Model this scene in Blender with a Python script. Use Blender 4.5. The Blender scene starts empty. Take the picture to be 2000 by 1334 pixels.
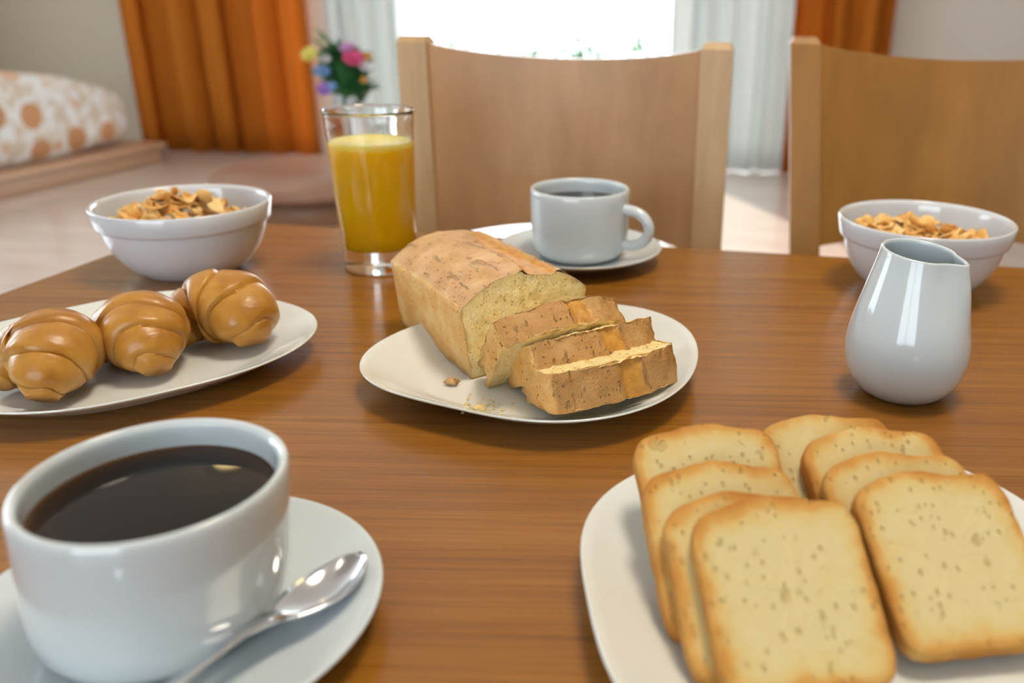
import bpy, bmesh, math, random
import numpy as np
from mathutils import Vector, Matrix, noise as mn

rnd = random.Random(7)
sc = bpy.context.scene
col = sc.collection
PI = math.pi

# ------------------------------------------------------------------ camera, light, exposure
TH, RO = math.radians(21.69), math.radians(1.03)
fw = Vector((0, math.cos(TH), -math.sin(TH))); up0 = Vector((0, math.sin(TH), math.cos(TH))); rt0 = Vector((1, 0, 0))
rt = math.cos(RO)*rt0 + math.sin(RO)*up0
up = -math.sin(RO)*rt0 + math.cos(RO)*up0
cd = bpy.data.cameras.new('camera'); cam = bpy.data.objects.new('camera', cd); col.objects.link(cam)
M = Matrix((rt, up, -fw)).transposed().to_4x4(); M.translation = Vector((0, 0, 0.96)); cam.matrix_world = M
cd.sensor_fit = 'HORIZONTAL'; cd.sensor_width = 23.6; cd.lens = 23.6*1682/2000; cd.shift_x = -0.1
cd.clip_start = 0.01; cd.clip_end = 200
cd.dof.use_dof = True; cd.dof.focus_distance = 0.455; cd.dof.aperture_fstop = 4.0
sc.camera = cam

w = bpy.data.worlds.new('world'); sc.world = w; w.use_nodes = True
bg = w.node_tree.nodes['Background']; bg.inputs[0].default_value = (0.80, 0.915, 1.0, 1); bg.inputs[1].default_value = 5.0
sl = bpy.data.lights.new('sun', 'SUN'); sl.energy = 4.0; sl.angle = math.radians(1.0); sl.color = (1, 0.93, 0.82)
so = bpy.data.objects.new('sun', sl); col.objects.link(so)
so.rotation_euler = Vector((0.36*0.75, -0.93*0.75, -0.66)).to_track_quat('-Z', 'Y').to_euler(); so.location = (0, 9, 6)
vs = sc.view_settings; vs.view_transform = 'Standard'; vs.look = 'None'; vs.exposure = 0.52; vs.gamma = 1.0; vs.use_curve_mapping = False

FILL_W = 7.5

# ------------------------------------------------------------------ helpers
class N:
    """small node-graph helper"""
    def __init__(s, name):
        s.m = bpy.data.materials.new(name); s.m.use_nodes = True; s.t = s.m.node_tree
        s.b = s.t.nodes['Principled BSDF']; s.out = s.t.nodes['Material Output']
    def n(s, kind, **kw):
        nd = s.t.nodes.new(kind)
        for k, v in kw.items():
            if k.startswith('i_'):
                key = k[2:]; nd.inputs[int(key) if key.isdigit() else key].default_value = v
            else: setattr(nd, k, v)
        return nd
    def l(s, a, b): s.t.links.new(a, b)
    def set(s, **kw):
        for k, v in kw.items(): s.b.inputs[k.replace('_', ' ')].default_value = v
        return s
    def coord(s, scale=(1, 1, 1), rot=(0, 0, 0), kind='Object'):
        tc = s.n('ShaderNodeTexCoord'); mp = s.n('ShaderNodeMapping')
        mp.inputs['Scale'].default_value = scale; mp.inputs['Rotation'].default_value = rot
        s.l(tc.outputs[kind], mp.inputs['Vector']); return mp.outputs[0]
    def noise(s, vec, scale, detail=3, rough=.5, dist=0):
        n = s.n('ShaderNodeTexNoise'); n.inputs['Scale'].default_value = scale; n.inputs['Detail'].default_value = detail
        n.inputs['Roughness'].default_value = rough; n.inputs['Distortion'].default_value = dist
        s.l(vec, n.inputs['Vector']); return n.outputs[0]
    def vor(s, vec, scale, feature='F1', rand=1.0):
        n = s.n('ShaderNodeTexVoronoi'); n.feature = feature; n.inputs['Scale'].default_value = scale
        n.inputs['Randomness'].default_value = rand; s.l(vec, n.inputs['Vector']); return n
    def ramp(s, f, stops, interp='LINEAR'):
        r = s.n('ShaderNodeValToRGB'); r.color_ramp.interpolation = interp; e = r.color_ramp.elements
        while len(e) < len(stops): e.new(.5)
        for k, (p, c) in zip(e, stops):
            k.position = p; k.color = (*c, 1) if len(c) == 3 else c
        s.l(f, r.inputs[0]); return r.outputs[0]
    def mix(s, f, a, b, mode='MIX'):
        m = s.n('ShaderNodeMix', data_type='RGBA', blend_type=mode)
        if hasattr(f, 'links'): s.l(f, m.inputs[0])
        else: m.inputs[0].default_value = f
        for v, k in ((a, 6), (b, 7)):
            if hasattr(v, 'links'): s.l(v, m.inputs[k])
            else: m.inputs[k].default_value = (*v, 1)
        return m.outputs[2]
    def math(s, op, a, b=0.0, clamp=False):
        m = s.n('ShaderNodeMath', operation=op); m.use_clamp = clamp
        for v, k in ((a, 0), (b, 1)):
            if hasattr(v, 'links'): s.l(v, m.inputs[k])
            else: m.inputs[k].default_value = v
        return m.outputs[0]
    def attr(s, name):
        a = s.n('ShaderNodeAttribute'); a.attribute_name = name; return a.outputs['Fac']
    def bump(s, h, strength, dist=.001):
        b = s.n('ShaderNodeBump'); b.inputs['Strength'].default_value = strength; b.inputs['Distance'].default_value = dist
        s.l(h, b.inputs['Height']); s.l(b.outputs[0], s.b.inputs['Normal'])
    def color(s, c): s.l(c, s.b.inputs['Base Color'])

def plain(name, c, rough=.5, **kw):
    m = N(name); m.set(Base_Color=(*c, 1), Roughness=rough, **kw); return m.m

def mesh(name, verts, faces, mat, parent=None, smooth=True, attrs=None, loc=None):
    me = bpy.data.meshes.new(name); me.from_pydata([tuple(v) for v in verts], [], faces)
    if attrs:
        for k, v in attrs.items():
            a = me.attributes.new(k, 'FLOAT', 'POINT'); a.data.foreach_set('value', np.asarray(v, dtype=np.float32))
    bm = bmesh.new(); bm.from_mesh(me); bmesh.ops.recalc_face_normals(bm, faces=bm.faces); bm.to_mesh(me); bm.free()
    me.polygons.foreach_set('use_smooth', [smooth]*len(me.polygons))
    if isinstance(mat, (list, tuple)):
        for m_ in mat: me.materials.append(m_)
    elif mat: me.materials.append(mat)
    o = bpy.data.objects.new(name, me); col.objects.link(o)
    if parent: o.parent = parent
    if loc: o.location = loc
    return o

def empty(name, loc, rz=0):
    o = bpy.data.objects.new(name, None); o.empty_display_size = .02; o.location = loc; o.rotation_euler = (0, 0, rz)
    col.objects.link(o); return o

def tag(o, label, cat, group=None, kind=None):
    o['label'] = label; o['category'] = cat
    if group: o['group'] = group
    if kind: o['kind'] = kind
    return o

def struct(o): o['kind'] = 'structure'; return o

def copy_tree(o, parent=None):
    c = o.copy(); col.objects.link(c)
    if parent: c.parent = parent
    for ch in o.children: copy_tree(ch, c)
    return c

def smooth_prof(pts, per=4):
    """Catmull-Rom through profile points"""
    p = [Vector(q) for q in pts]; out = []
    for i in range(len(p)-1):
        a, b, c, d = p[max(i-1, 0)], p[i], p[i+1], p[min(i+2, len(p)-1)]
        for k in range(per):
            t = k/per
            out.append(.5*((2*b)+(c-a)*t+(2*a-5*b+4*c-d)*t*t+(3*b-a-3*c+d)*t**3))
    out.append(p[-1]); return out

def lathe_data(prof, seg=72, rad=None):
    """prof: (r, z); rad(r, z, angle) may return a changed (r, z)"""
    V, F, idx = [], [], []
    for r, z in prof:
        if r < 1e-6: idx.append([len(V)]); V.append((0, 0, z)); continue
        row = []
        for k in range(seg):
            a = 2*PI*k/seg; rr, zz = (rad(r, z, a) if rad else (r, z))
            row.append(len(V)); V.append((rr*math.cos(a), rr*math.sin(a), zz))
        idx.append(row)
    for a, b in zip(idx, idx[1:]):
        if len(a) == 1 and len(b) == 1: continue
        for k in range(seg):
            j = (k+1) % seg
            if len(a) == 1: F.append((a[0], b[k], b[j]))
            elif len(b) == 1: F.append((a[k], b[0], a[j]))
            else: F.append((a[k], b[k], b[j], a[j]))
    return V, F

def lathe(name, prof, mat, parent=None, seg=72, rad=None, loc=None):
    V, F = lathe_data(prof, seg, rad); return mesh(name, V, F, mat, parent, loc=loc)

def tube_data(path, radii, seg=16, flat=1.0, cap=True, upv=(0, 0, 1)):
    V, F = [], []; n = len(path); P = [Vector(p) for p in path]
    for i, p in enumerate(P):
        t = (P[min(i+1, n-1)]-P[max(i-1, 0)]).normalized()
        s = t.cross(Vector(upv))
        if s.length < 1e-4: s = t.cross(Vector((1, 0, 0)))
        s.normalize(); u = s.cross(t).normalized()
        r = radii[i] if hasattr(radii, '__len__') else radii
        for k in range(seg):
            a = 2*PI*k/seg; V.append(p+s*(r*math.cos(a))+u*(r*flat*math.sin(a)))
    for i in range(n-1):
        for k in range(seg):
            j = (k+1) % seg; F.append((i*seg+k, i*seg+j, (i+1)*seg+j, (i+1)*seg+k))
    if cap: F.append(tuple(range(seg))[::-1]); F.append(tuple(range((n-1)*seg, n*seg)))
    return V, F

def tube(name, path, radii, mat, parent=None, seg=16, flat=1.0, upv=(0, 0, 1)):
    V, F = tube_data(path, radii, seg, flat, True, upv); return mesh(name, V, F, mat, parent)

def box(name, lo, hi, mat, parent=None, bev=0.0, seg=2):
    bm = bmesh.new(); bmesh.ops.create_cube(bm, size=1)
    lo, hi = Vector(lo), Vector(hi)
    for v in bm.verts: v.co = Vector([(lo[i]+hi[i])/2+v.co[i]*(hi[i]-lo[i]) for i in range(3)])
    if bev: bmesh.ops.bevel(bm, geom=bm.edges[:], offset=bev, segments=seg, affect='EDGES', profile=.5)
    me = bpy.data.meshes.new(name); bm.to_mesh(me); bm.free()
    me.polygons.foreach_set('use_smooth', [bool(bev)]*len(me.polygons)); me.materials.append(mat)
    o = bpy.data.objects.new(name, me); col.objects.link(o)
    if parent: o.parent = parent
    return o

def fbm(p, scale, oct_=3):
    return mn.fractal(Vector(p)*scale, 1.0, 2.0, oct_)

# ------------------------------------------------------------------ materials
def wood(name, dark, mid, light, rot, sx, sy, rough=.3, coat=.3, bump=.25, pores=.5, tone=1.0):
    m = N(name); v = m.coord((sx, sy, sy), rot)
    f = m.noise(v, 1.0, 5, .62, .4); g = m.noise(m.coord((sx*2.2, sy*5, sy*5), rot), 1.0, 3, .6)
    c = m.ramp(f, [(.28, dark), (.5, mid), (.72, light)])
    p = m.ramp(g, [(.36, (.45, .42, .4)), (.5, (1, 1, 1))])
    c2 = m.mix(pores, c, p, 'MULTIPLY'); m.color(c2)
    m.set(Roughness=rough, Coat_Weight=coat, Coat_Roughness=.12)
    m.bump(g, bump, .0006); return m.m

RYAW = -math.atan(.124)                      # the room is turned a little against the camera
TYAW = -math.atan(.153)                      # and so is the table
M_table = wood('oak_tabletop', (.235, .084, .007), (.285, .110, .010), (.335, .138, .016), (0, 0, -TYAW), 4, 130, .22, .16, .5, .4)
M_chair = wood('beech_pale', (.42, .23, .11), (.52, .29, .135), (.60, .36, .18), (0, PI/2, 0), 14, 3, .33, .25, .08, .12)
M_chair2 = wood('beech_golden_shaded', (.25, .105, .012), (.31, .135, .017), (.37, .17, .025), (0, PI/2, 0), 14, 3, .5, .0, .08, .12)  # golden wood, with the dimmer light on the right chair darkened into it
M_post = wood('beech_post', (.46, .29, .14), (.56, .36, .18), (.64, .43, .23), (0, 0, 0), 30, 2, .36, .2, .08, .12)
M_rtable = wood('round_table_wood', (.30, .155, .10), (.34, .18, .12), (.38, .21, .145), (0, 0, 0), 3, 40, .35, .15, .1, .2)
M_rdark = plain('round_table_apron', (.22, .11, .06), .45)

def ceramic(name, c, rough=.1):
    m = N(name); m.set(Base_Color=(*c, 1), Roughness=rough, Coat_Weight=.4, Coat_Roughness=.04, IOR=1.5)
    f = m.noise(m.coord((1, 1, 1)), 40, 2); m.bump(f, .015, .0006); return m.m
M_ceram = ceramic('white_porcelain', (.61, .675, .71))
M_bowl = ceramic('white_stoneware', (.66, .69, .745))
M_plate = ceramic('white_opal_glass', (.74, .77, .755), .07)

m = N('coffee'); vl = m.n('ShaderNodeVectorMath', operation='LENGTH'); cm = m.coord((1, 1, 0)); m.l(cm, vl.inputs[0])
m.color(m.ramp(m.math('MULTIPLY', vl.outputs['Value'], 25.0), [(.70, (.008, .0045, .002)), (.90, (.03, .013, .004)), (.96, (.12, .055, .016))])); m.set(Roughness=.03, IOR=1.33, Specular_IOR_Level=.35); M_coffee = m.m
m = N('clear_glass'); m.set(Base_Color=(1, 1, 1, 1), Roughness=0.0, IOR=1.46, Transmission_Weight=1.0); M_glass = m.m
m = N('orange_juice'); tcv = m.coord()
sx = m.n('ShaderNodeSeparateXYZ'); m.l(tcv, sx.inputs[0])
m.color(m.ramp(m.math('MULTIPLY', sx.outputs[2], 9.5), [(0, (.95, .52, .0)), (.93, (1.0, .62, .0)), (1.0, (1.0, .84, .34))]))
m.set(Roughness=.25, IOR=1.34, Subsurface_Weight=.7, Subsurface_Scale=.03); m.b.inputs['Subsurface Radius'].default_value = (1, .6, .05); M_juice = m.m
m = N('stainless_steel'); m.set(Base_Color=(.72, .74, .78, 1), Metallic=1.0, Roughness=.12); M_steel = m.m

# toasted rusk: pale centre, browned rim, small oven pores
m = N('toast'); oi = m.n('ShaderNodeObjectInfo'); br = m.attr('brown'); 
def off(v, k=1.0):
    a = m.n('ShaderNodeVectorMath', operation='ADD'); m.l(v, a.inputs[0]); c_ = m.n('ShaderNodeCombineXYZ')
    for i in (0, 1): m.l(m.math('MULTIPLY', oi.outputs['Random'], 3.7*(i+1)*k), c_.inputs[i])
    m.l(c_.outputs[0], a.inputs[1]); return a.outputs[0]
v = off(m.coord()); n1 = m.noise(v, 90, 4, .6); n2 = m.noise(v, 420, 3, .6)
e = m.math('ADD', br, m.math('MULTIPLY', m.math('SUBTRACT', n1, .5), .75))
c = m.ramp(e, [(.05, (.60, .50, .255)), (.34, (.60, .44, .175)), (.58, (.56, .30, .075)), (1.0, (.44, .18, .03))])
vv = m.vor(off(m.coord((1, .55, 1))), 330); vd = m.math('ADD', vv.outputs['Distance'], m.math('MULTIPLY', n1, .55))
pore = m.ramp(vd, [(.41, (1, 1, 1)), (.50, (0, 0, 0))])
vb = m.vor(off(m.coord((1, .6, 1))), 95); vd2 = m.math('ADD', vb.outputs['Distance'], m.math('MULTIPLY', n1, .8))
pore2 = m.ramp(vd2, [(.44, (1, 1, 1)), (.53, (0, 0, 0))])
pp = m.math('ADD', pore, pore2, True)
m.color(m.mix(m.math('MULTIPLY', pp, .45), c, (.42, .23, .06)))
m.set(Roughness=.75, Specular_IOR_Level=.25)
m.bump(m.math('SUBTRACT', m.math('MULTIPLY', n2, .5), pp), .8, .0009); M_toast = m.m

# loaf: baked crust (darker top, paler sides, smooth split) and open crumb
def crust(name):
    m = N(name); v = m.coord(); n1 = m.noise(v, 60, 4, .6); n2 = m.noise(v, 700, 3, .7); n3 = m.noise(v, 160, 3, .6)
    side = m.attr('side'); gl = m.attr('glaze'); dk = m.attr('dark')
    ctop = m.ramp(n1, [(.3, (.56, .29, .10)), (.5, (.68, .39, .165)), (.7, (.78, .51, .26))])
    cside = m.ramp(n1, [(.3, (.84, .41, .09)), (.5, (.90, .52, .16)), (.7, (.95, .66, .29))])
    cc = m.mix(side, ctop, cside); cc = m.mix(m.math('MULTIPLY', dk, .85), cc, (.50, .24, .05))
    glc = m.ramp(n3, [(.35, (.52, .23, .04)), (.6, (.68, .34, .06))]); cc = m.mix(gl, cc, glc)
    vo = m.vor(v, 300); hole = m.ramp(m.math('ADD', vo.outputs['Distance'], m.math('MULTIPLY', n1, .7)), [(.42, (1, 1, 1)), (.50, (0, 0, 0))])
    hole = m.math('MULTIPLY', hole, m.math('SUBTRACT', 1.0, gl)); cc = m.mix(m.math('MULTIPLY', hole, .6), cc, (.24, .10, .03))
    wr = m.noise(m.coord((1, .22, .22)), 190, 3, .55, .5); crack = m.ramp(wr, [(.34, (1, 1, 1)), (.40, (0, 0, 0))])
    crack = m.math('MULTIPLY', crack, m.math('SUBTRACT', 1.0, m.math('MAXIMUM', gl, side)), True)
    cc = m.mix(m.math('MULTIPLY', crack, .55), cc, (.34, .15, .045))
    m.color(cc); m.set(Roughness=.40, Specular_IOR_Level=.5)
    h = m.math('SUBTRACT', m.math('ADD', m.math('MULTIPLY', n2, .35), m.math('MULTIPLY', n3, .6)), m.math('ADD', m.math('MULTIPLY', hole, .7), m.math('MULTIPLY', crack, .5)))
    h = m.math('MULTIPLY', h, m.math('SUBTRACT', 1.0, m.math('MULTIPLY', gl, .8))); m.bump(h, 1.0, .0026); return m.m
M_crust = crust('cake_crust')
m = N('cake_crumb'); v = m.coord(); n1 = m.noise(v, 130, 4, .65); n2 = m.noise(v, 600, 3, .7); vo = m.vor(v, 420)
pk = m.ramp(m.math('ADD', vo.outputs['Distance'], m.math('MULTIPLY', n1, .6)), [(.36, (1, 1, 1)), (.5, (0, 0, 0))])
c = m.ramp(n1, [(.3, (.92, .66, .25)), (.5, (.98, .77, .36)), (.7, (1.0, .84, .48))])
m.color(m.mix(m.math('MULTIPLY', pk, .22), c, (.62, .40, .10))); m.set(Roughness=.85, Specular_IOR_Level=.2)
m.bump(m.math('SUBTRACT', m.math('ADD', n1, n2), pk), 1.0, .0015); M_crumb = m.m

m = N('croissant_crust'); v = m.coord(); n1 = m.noise(v, 55, 3, .55); n2 = m.noise(v, 500, 3, .6); pale = m.attr('pale')
c = m.ramp(n1, [(.3, (.35, .14, .014)), (.5, (.45, .195, .022)), (.7, (.54, .26, .04))])
c = m.mix(pale, c, (.66, .40, .13)); m.color(c)
m.set(Roughness=.36, Specular_IOR_Level=.45, Coat_Weight=.12, Coat_Roughness=.2); m.bump(n2, .15, .0006); M_crois = m.m

m = N('corn_flake'); v = m.coord(); n1 = m.noise(v, 150, 3, .6)
oi = m.n('ShaderNodeObjectInfo')
c = m.ramp(m.math('ADD', m.math('MULTIPLY', n1, .6), m.math('MULTIPLY', oi.outputs['Random'], .4)), [(.25, (.72, .36, .08)), (.5, (.88, .52, .16)), (.75, (.93, .66, .30))])
m.color(c); m.set(Roughness=.5, Subsurface_Weight=.1, Subsurface_Scale=.004); m.bump(n1, .5, .001); M_flake = m.m

m = N('wall_paint'); v = m.coord(); n1 = m.noise(v, 30, 3); m.set(Base_Color=(.52, .455, .35, 1), Roughness=.8); m.bump(n1, .05, .002); M_wall = m.m
M_wall_lit = plain('wall_paint_lit', (.80, .75, .69), .8)  # lighter copy of the wall paint, window light put into the colour
M_ceil = plain('ceiling_paint', (.80, .79, .76), .9)
m = N('floor_laminate'); v = m.coord((2, 14, 1)); f = m.noise(v, 1.0, 4, .6); m.color(m.ramp(f, [(.3, (.60, .48, .41)), (.5, (.66, .54, .47)), (.7, (.72, .60, .53))]))
m.set(Roughness=.22, Coat_Weight=.5, Coat_Roughness=.12); M_floor = m.m
def cloth(name, c, trans, scale=900, tp=0.0):
    m = N(name); v = m.coord(); n1 = m.noise(v, scale, 2); m.set(Base_Color=(*c, 1), Roughness=.85, Specular_IOR_Level=.1); m.bump(n1, .1, .001)
    tr = m.n('ShaderNodeBsdfTranslucent'); tr.inputs[0].default_value = (*c, 1)
    mx = m.n('ShaderNodeMixShader'); mx.inputs[0].default_value = trans; m.l(m.b.outputs[0], mx.inputs[1]); m.l(tr.outputs[0], mx.inputs[2])
    o = mx.outputs[0]
    if tp:
        t2 = m.n('ShaderNodeBsdfTransparent'); m2 = m.n('ShaderNodeMixShader'); m2.inputs[0].default_value = tp
        m.l(o, m2.inputs[1]); m.l(t2.outputs[0], m2.inputs[2]); o = m2.outputs[0]
    m.l(o, m.out.inputs[0]); return m.m
M_orange = cloth('orange_cloth', (.66, .225, .028), .45)
M_sheer = cloth('sheer_voile', (.66, .68, .66), .28, 900, .04)
m = N('dotted_cloth'); v = m.coord((1, 1, 1)); vo = m.vor(v, 6.2, 'F1', .75); dd = vo.outputs['Distance']
sp = m.ramp(dd, [(.40, (1, 1, 1)), (.44, (0, 0, 0))]); n1 = m.noise(v, 14, 2); cream = m.ramp(n1, [(.42, (.80, .79, .77)), (.58, (.66, .55, .43))])
gate = m.n('ShaderNodeSeparateColor'); m.l(vo.outputs['Color'], gate.inputs[0])
dotc = m.ramp(gate.outputs[0], [(.0, (.50, .24, .11)), (.45, (.62, .33, .17)), (.75, (.70, .45, .30))])
m.color(m.mix(sp, cream, dotc)); m.set(Roughness=.9, Specular_IOR_Level=.1); M_dots = m.m
M_sofaw = plain('pine_bench', (.55, .33, .20), .45)
M_white = plain('white_lacquer', (.80, .81, .82), .35)
m = N('window_glass'); t2 = m.n('ShaderNodeBsdfTransparent'); gl = m.n('ShaderNodeBsdfGlossy'); gl.inputs['Roughness'].default_value = .0
mx = m.n('ShaderNodeMixShader'); mx.inputs[0].default_value = .04; m.l(t2.outputs[0], mx.inputs[1]); m.l(gl.outputs[0], mx.inputs[2]); m.l(mx.outputs[0], m.out.inputs[0]); M_pane = m.m
M_leaf = plain('leaf_green', (.035, .16, .05), .55, Specular_IOR_Level=.3)
M_leaf2 = plain('leaf_light_green', (.12, .32, .05), .55)
M_stem = plain('stem_brown', (.14, .10, .06), .7)
M_hedge = plain('hedge_leaf', (.035, .10, .02), .6)
M_terrace = plain('terrace_stone', (.80, .78, .74), .8)
PETAL = {k: plain('petal_'+k, c, .6) for k, c in {'pink': (.75, .10, .28), 'mauve': (.60, .30, .62), 'yellow': (.78, .72, .18), 'blue': (.25, .45, .80), 'violet': (.34, .18, .66), 'orange': (.80, .40, .06), 'white': (.80, .82, .88)}.items()}
m = N('lamp_diffuser'); m.set(Base_Color=(.9, .8, .6, 1)); m.b.inputs['Emission Color'].default_value = (1, .70, .28, 1); m.b.inputs['Emission Strength'].default_value = 14; M_lamp = m.m

# ------------------------------------------------------------------ the room (built in a frame turned with the back wall)
cu, su = math.cos(RYAW), math.sin(RYAW)
def room(u, v, z=0): return Vector((cu*u-su*v, su*u+cu*v, z))      # u along the back wall, v towards it
WV = 5.414*cu                                                      # back wall at v = WV
def rbox(name, lo, hi, mat, parent=None, bev=0):
    o = box(name, lo, hi, mat, parent, bev)
    if not parent: o.rotation_euler = (0, 0, RYAW)
    return o
OT = 2.25                                      # window opening in u and its head
# x on the wall = cu*u - su*WV  ->  u = (x + su*WV)/cu
ux = lambda x: (x + su*WV)/cu
OL, OR = ux(-2.18), ux(1.02)
UL, UR = ux(-4.35), ux(3.3)
struct(rbox('floor', (UL-.2, -3.2, -.1), (UR+.2, WV+.2, 0), M_floor))
struct(rbox('ceiling', (UL-.2, -3.2, 2.55), (UR+.2, WV+.2, 2.65), M_ceil))
wb = struct(rbox('wall_back', (UL-.2, WV, 0), (OL, WV+.2, 2.55), M_wall))
rbox('wall_panel', (OR, WV, 0), (UR+.2, WV+.2, 2.55), M_wall_lit, wb); rbox('wall_head', (OL, WV, OT), (OR, WV+.2, 2.55), M_wall, wb)
wl = struct(rbox('wall_left', (UL-.2, 3.7, 0), (UL, WV, 2.55), M_wall))
rbox('wall_sill', (UL-.2, .9, 0), (UL, 3.7, .6), M_wall, wl)
rbox('wall_panel', (UL-.2, -3.0, 0), (UL, .9, 2.55), M_wall, wl); rbox('wall_head', (UL-.2, .9, OT), (UL, 3.7, 2.55), M_wall, wl)
w2 = struct(rbox('window_2', (UL-.13, .9, .6), (UL-.06, .96, OT), M_white))
rbox('frame_stile', (UL-.13, 3.64, .6), (UL-.06, 3.7, OT), M_white, w2); rbox('frame_head', (UL-.13, .96, OT-.06), (UL-.06, 3.64, OT), M_white, w2)
wr_ = struct(rbox('wall_rear', (UL-.2, -3.2, 0), (-2.2, -3.0, 2.55), M_wall))
rbox('wall_panel', (.2, -3.2, 0), (UR+.2, -3.0, 2.55), M_wall, wr_); rbox('wall_head', (-2.2, -3.2, OT), (.2, -3.0, 2.55), M_wall, wr_); rbox('wall_sill', (-2.2, -3.2, 0), (.2, -3.0, .8), M_wall, wr_)
w3 = struct(rbox('fill_window', (-2.2, -3.14, .8), (-2.14, -3.07, OT), M_white))  # unseen rear window, added for cool fill from behind the camera
rbox('frame_stile', (.14, -3.14, .8), (.2, -3.07, OT), M_white, w3); rbox('frame_stile', (-1.03, -3.14, .8), (-.97, -3.07, OT), M_white, w3); rbox('frame_head', (-2.14, -3.14, OT-.06), (.14, -3.07, OT), M_white, w3)
struct(rbox('wall_right', (UR, -3.0, 0), (UR+.2, WV, 2.55), M_wall))
struct(rbox('trim_1', (ux(-1.99), WV-.02, 0), (ux(-1.74), WV+.2, OT), M_wall_lit))
wn = struct(rbox('window_1', (OL, WV+.06, 0), (OL+.06, WV+.13, OT), M_white))
rbox('frame_stile', (OR-.06, WV+.06, 0), (OR, WV+.13, OT), M_white, wn); rbox('frame_head', (OL+.06, WV+.06, OT-.06), (OR-.06, WV+.13, OT), M_white, wn)
rbox('frame_track', (OL+.06, WV+.06, 0), (OR-.06, WV+.13, .03), M_white, wn)
um = ux(-1.36)
rbox('sash_stile', (um-.05, WV+.07, .03), (um, WV+.11, OT-.06), M_white, wn)
um2 = ux(.36)
rbox('sash_stile', (um2, WV+.07, .03), (um2+.05, WV+.11, OT-.06), M_white, wn)
rbox('pane', (OL+.06, WV+.085, .03), (um-.05, WV+.095, OT-.06), M_pane, wn)
rbox('pane', (um2+.05, WV+.085, .03), (OR-.06, WV+.095, OT-.06), M_pane, wn)
rbox('pane', (um, WV+.075, .03), (um2, WV+.08, OT-.06), M_pane, wn)

# window-side lamp gives warm glints in coffee, spoon; table lamp is added fill
al = bpy.data.lights.new('top_fill', 'AREA'); al.shape = 'DISK'; al.size = .5; al.energy = FILL_W; al.color = (.95, .98, 1)  # overhead fill out of view, added to brighten upward faces
ao = bpy.data.objects.new('top_fill', al); col.objects.link(ao); ao.location = (.30, .50, 2.44)
for k, (x, y) in enumerate(((-1.65, 3.26), (.30, .50))):
    lo = empty('ceiling_or_fill_lamp', (x, y, 2.55)); tag(lo, ['round warm ceiling lamp on the window side of the room', 'round lamp added above the table for top fill, out of view'][k], 'lamp')
    q = 1 if k == 0 else 3.6
    lathe('lamp_base', [(0, 0), (.08*q, 0), (.08*q, -.025), (0, -.025)], M_white, lo, 32)
    lathe('lamp_shade', smooth_prof([(.065*q, -.02), (.062*q, -.05), (.04*q, -.07), (0, -.075)]), M_lamp, lo, 32)

# ------------------------------------------------------------------ outside: terrace and planting
tr_ = struct(rbox('ground_terrace', (UL-3, WV+.2, -.12), (UR+4, WV+9, -.02), M_terrace))
def leafy(name, cx, cy, cz, rx, ry, rz, n, size, mat, seed, parent=None):
    r = random.Random(seed); V, F = [], []
    for _ in range(n):
        d = Vector((r.gauss(0, 1), r.gauss(0, 1), r.gauss(0, 1))).normalized(); q = r.random()**.4
        p = Vector((cx+d.x*rx*q, cy+d.y*ry*q, cz+d.z*rz*q)); a = Vector((r.gauss(0, 1), r.gauss(0, 1), r.gauss(0, 1))).normalized()
        b = a.cross(d).normalized(); s = size*r.uniform(.6, 1.2); i = len(V); nn = a.cross(b)*s*.18
        V += [p-a*s, p+b*s*.45+nn, p+a*s, p-b*s*.45+nn]; F.append((i, i+1, i+2, i+3))
    return mesh(name, V, F, mat, parent)
plants = [(-1.55, 8.6, 0.39, 0), (-.95, 8.9, .33, 0), (-0.35, 8.7, 0.39, 0), (0.2, 9.0, 0.39, 0), (.62, 8.6, .42, 1), (1.15, 8.9, .32, 0)]
for k, (x, y, h, fl) in enumerate(plants):
    h += .20 if not fl else .16
    lab = ['low green shrub outside the window, leftmost above the first chair back', 'low green shrub outside, second from the left of the window', 'low green shrub outside, near the middle of the window', 'low green shrub outside, just left of the red flowering bush', 'taller shrub with red flowers outside the right half of the window', 'low green shrub outside, at the right end of the window'][k]
    sh = empty('garden_shrub', (x, y, -.02)); tag(sh, lab, 'shrub', None)
    leafy('foliage', 0, 0, h*.62, .34, .25, h*.62, 420, .05, M_hedge, 50+k, sh); tube('stem', [(0, 0, 0), (.01, 0, h*.7)], [.02, .012], M_stem, sh, 8)
    if fl: leafy('blossom', .05, -.1, h*1.15, .12, .1, .17, 60, .04, PETAL['pink'], 90, sh)

# ------------------------------------------------------------------ curtains
def curtain(name, x0, x1, mat, label, amp, folds, seed, off=.14, flare=0.0, ztop=2.36, zbot=.004):
    r = random.Random(seed); n = 150; rows = 14; V, F = [], []
    ph = [r.uniform(0, 6.28) for _ in range(4)]
    for j in range(rows):
        t = j/(rows-1); z = zbot+(ztop-zbot)*t
        for i in range(n):
            s = i/(n-1); u = ux(x0)+(ux(x1)-ux(x0))*s
            k = .75+.25*(1-t)
            d = amp*k*(math.sin(2*PI*folds*s+ph[0]+.25*math.sin(3*t+ph[3]))+.45*math.sin(2*PI*folds*1.7*s+ph[1])+.25*math.sin(2*PI*folds*.45*s+ph[2]))
            u += .4*amp*math.sin(2*PI*folds*2*s+ph[1]) + flare*(1-t)*(s-.5)
            V.append(room(u, WV-off-d, z))
    for j in range(rows-1):
        for i in range(n-1): F.append((j*n+i, j*n+i+1, (j+1)*n+i+1, (j+1)*n+i))
    o = mesh(name, V, F, mat); md = o.modifiers.new('thick', 'SOLIDIFY'); md.thickness = .0015
    return tag(o, label, 'curtain')
curtain('orange_curtain', -3.03, -1.88, M_orange, 'long orange curtain beside the sofa, left of the window', .042, 6.5, 3)
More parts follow.
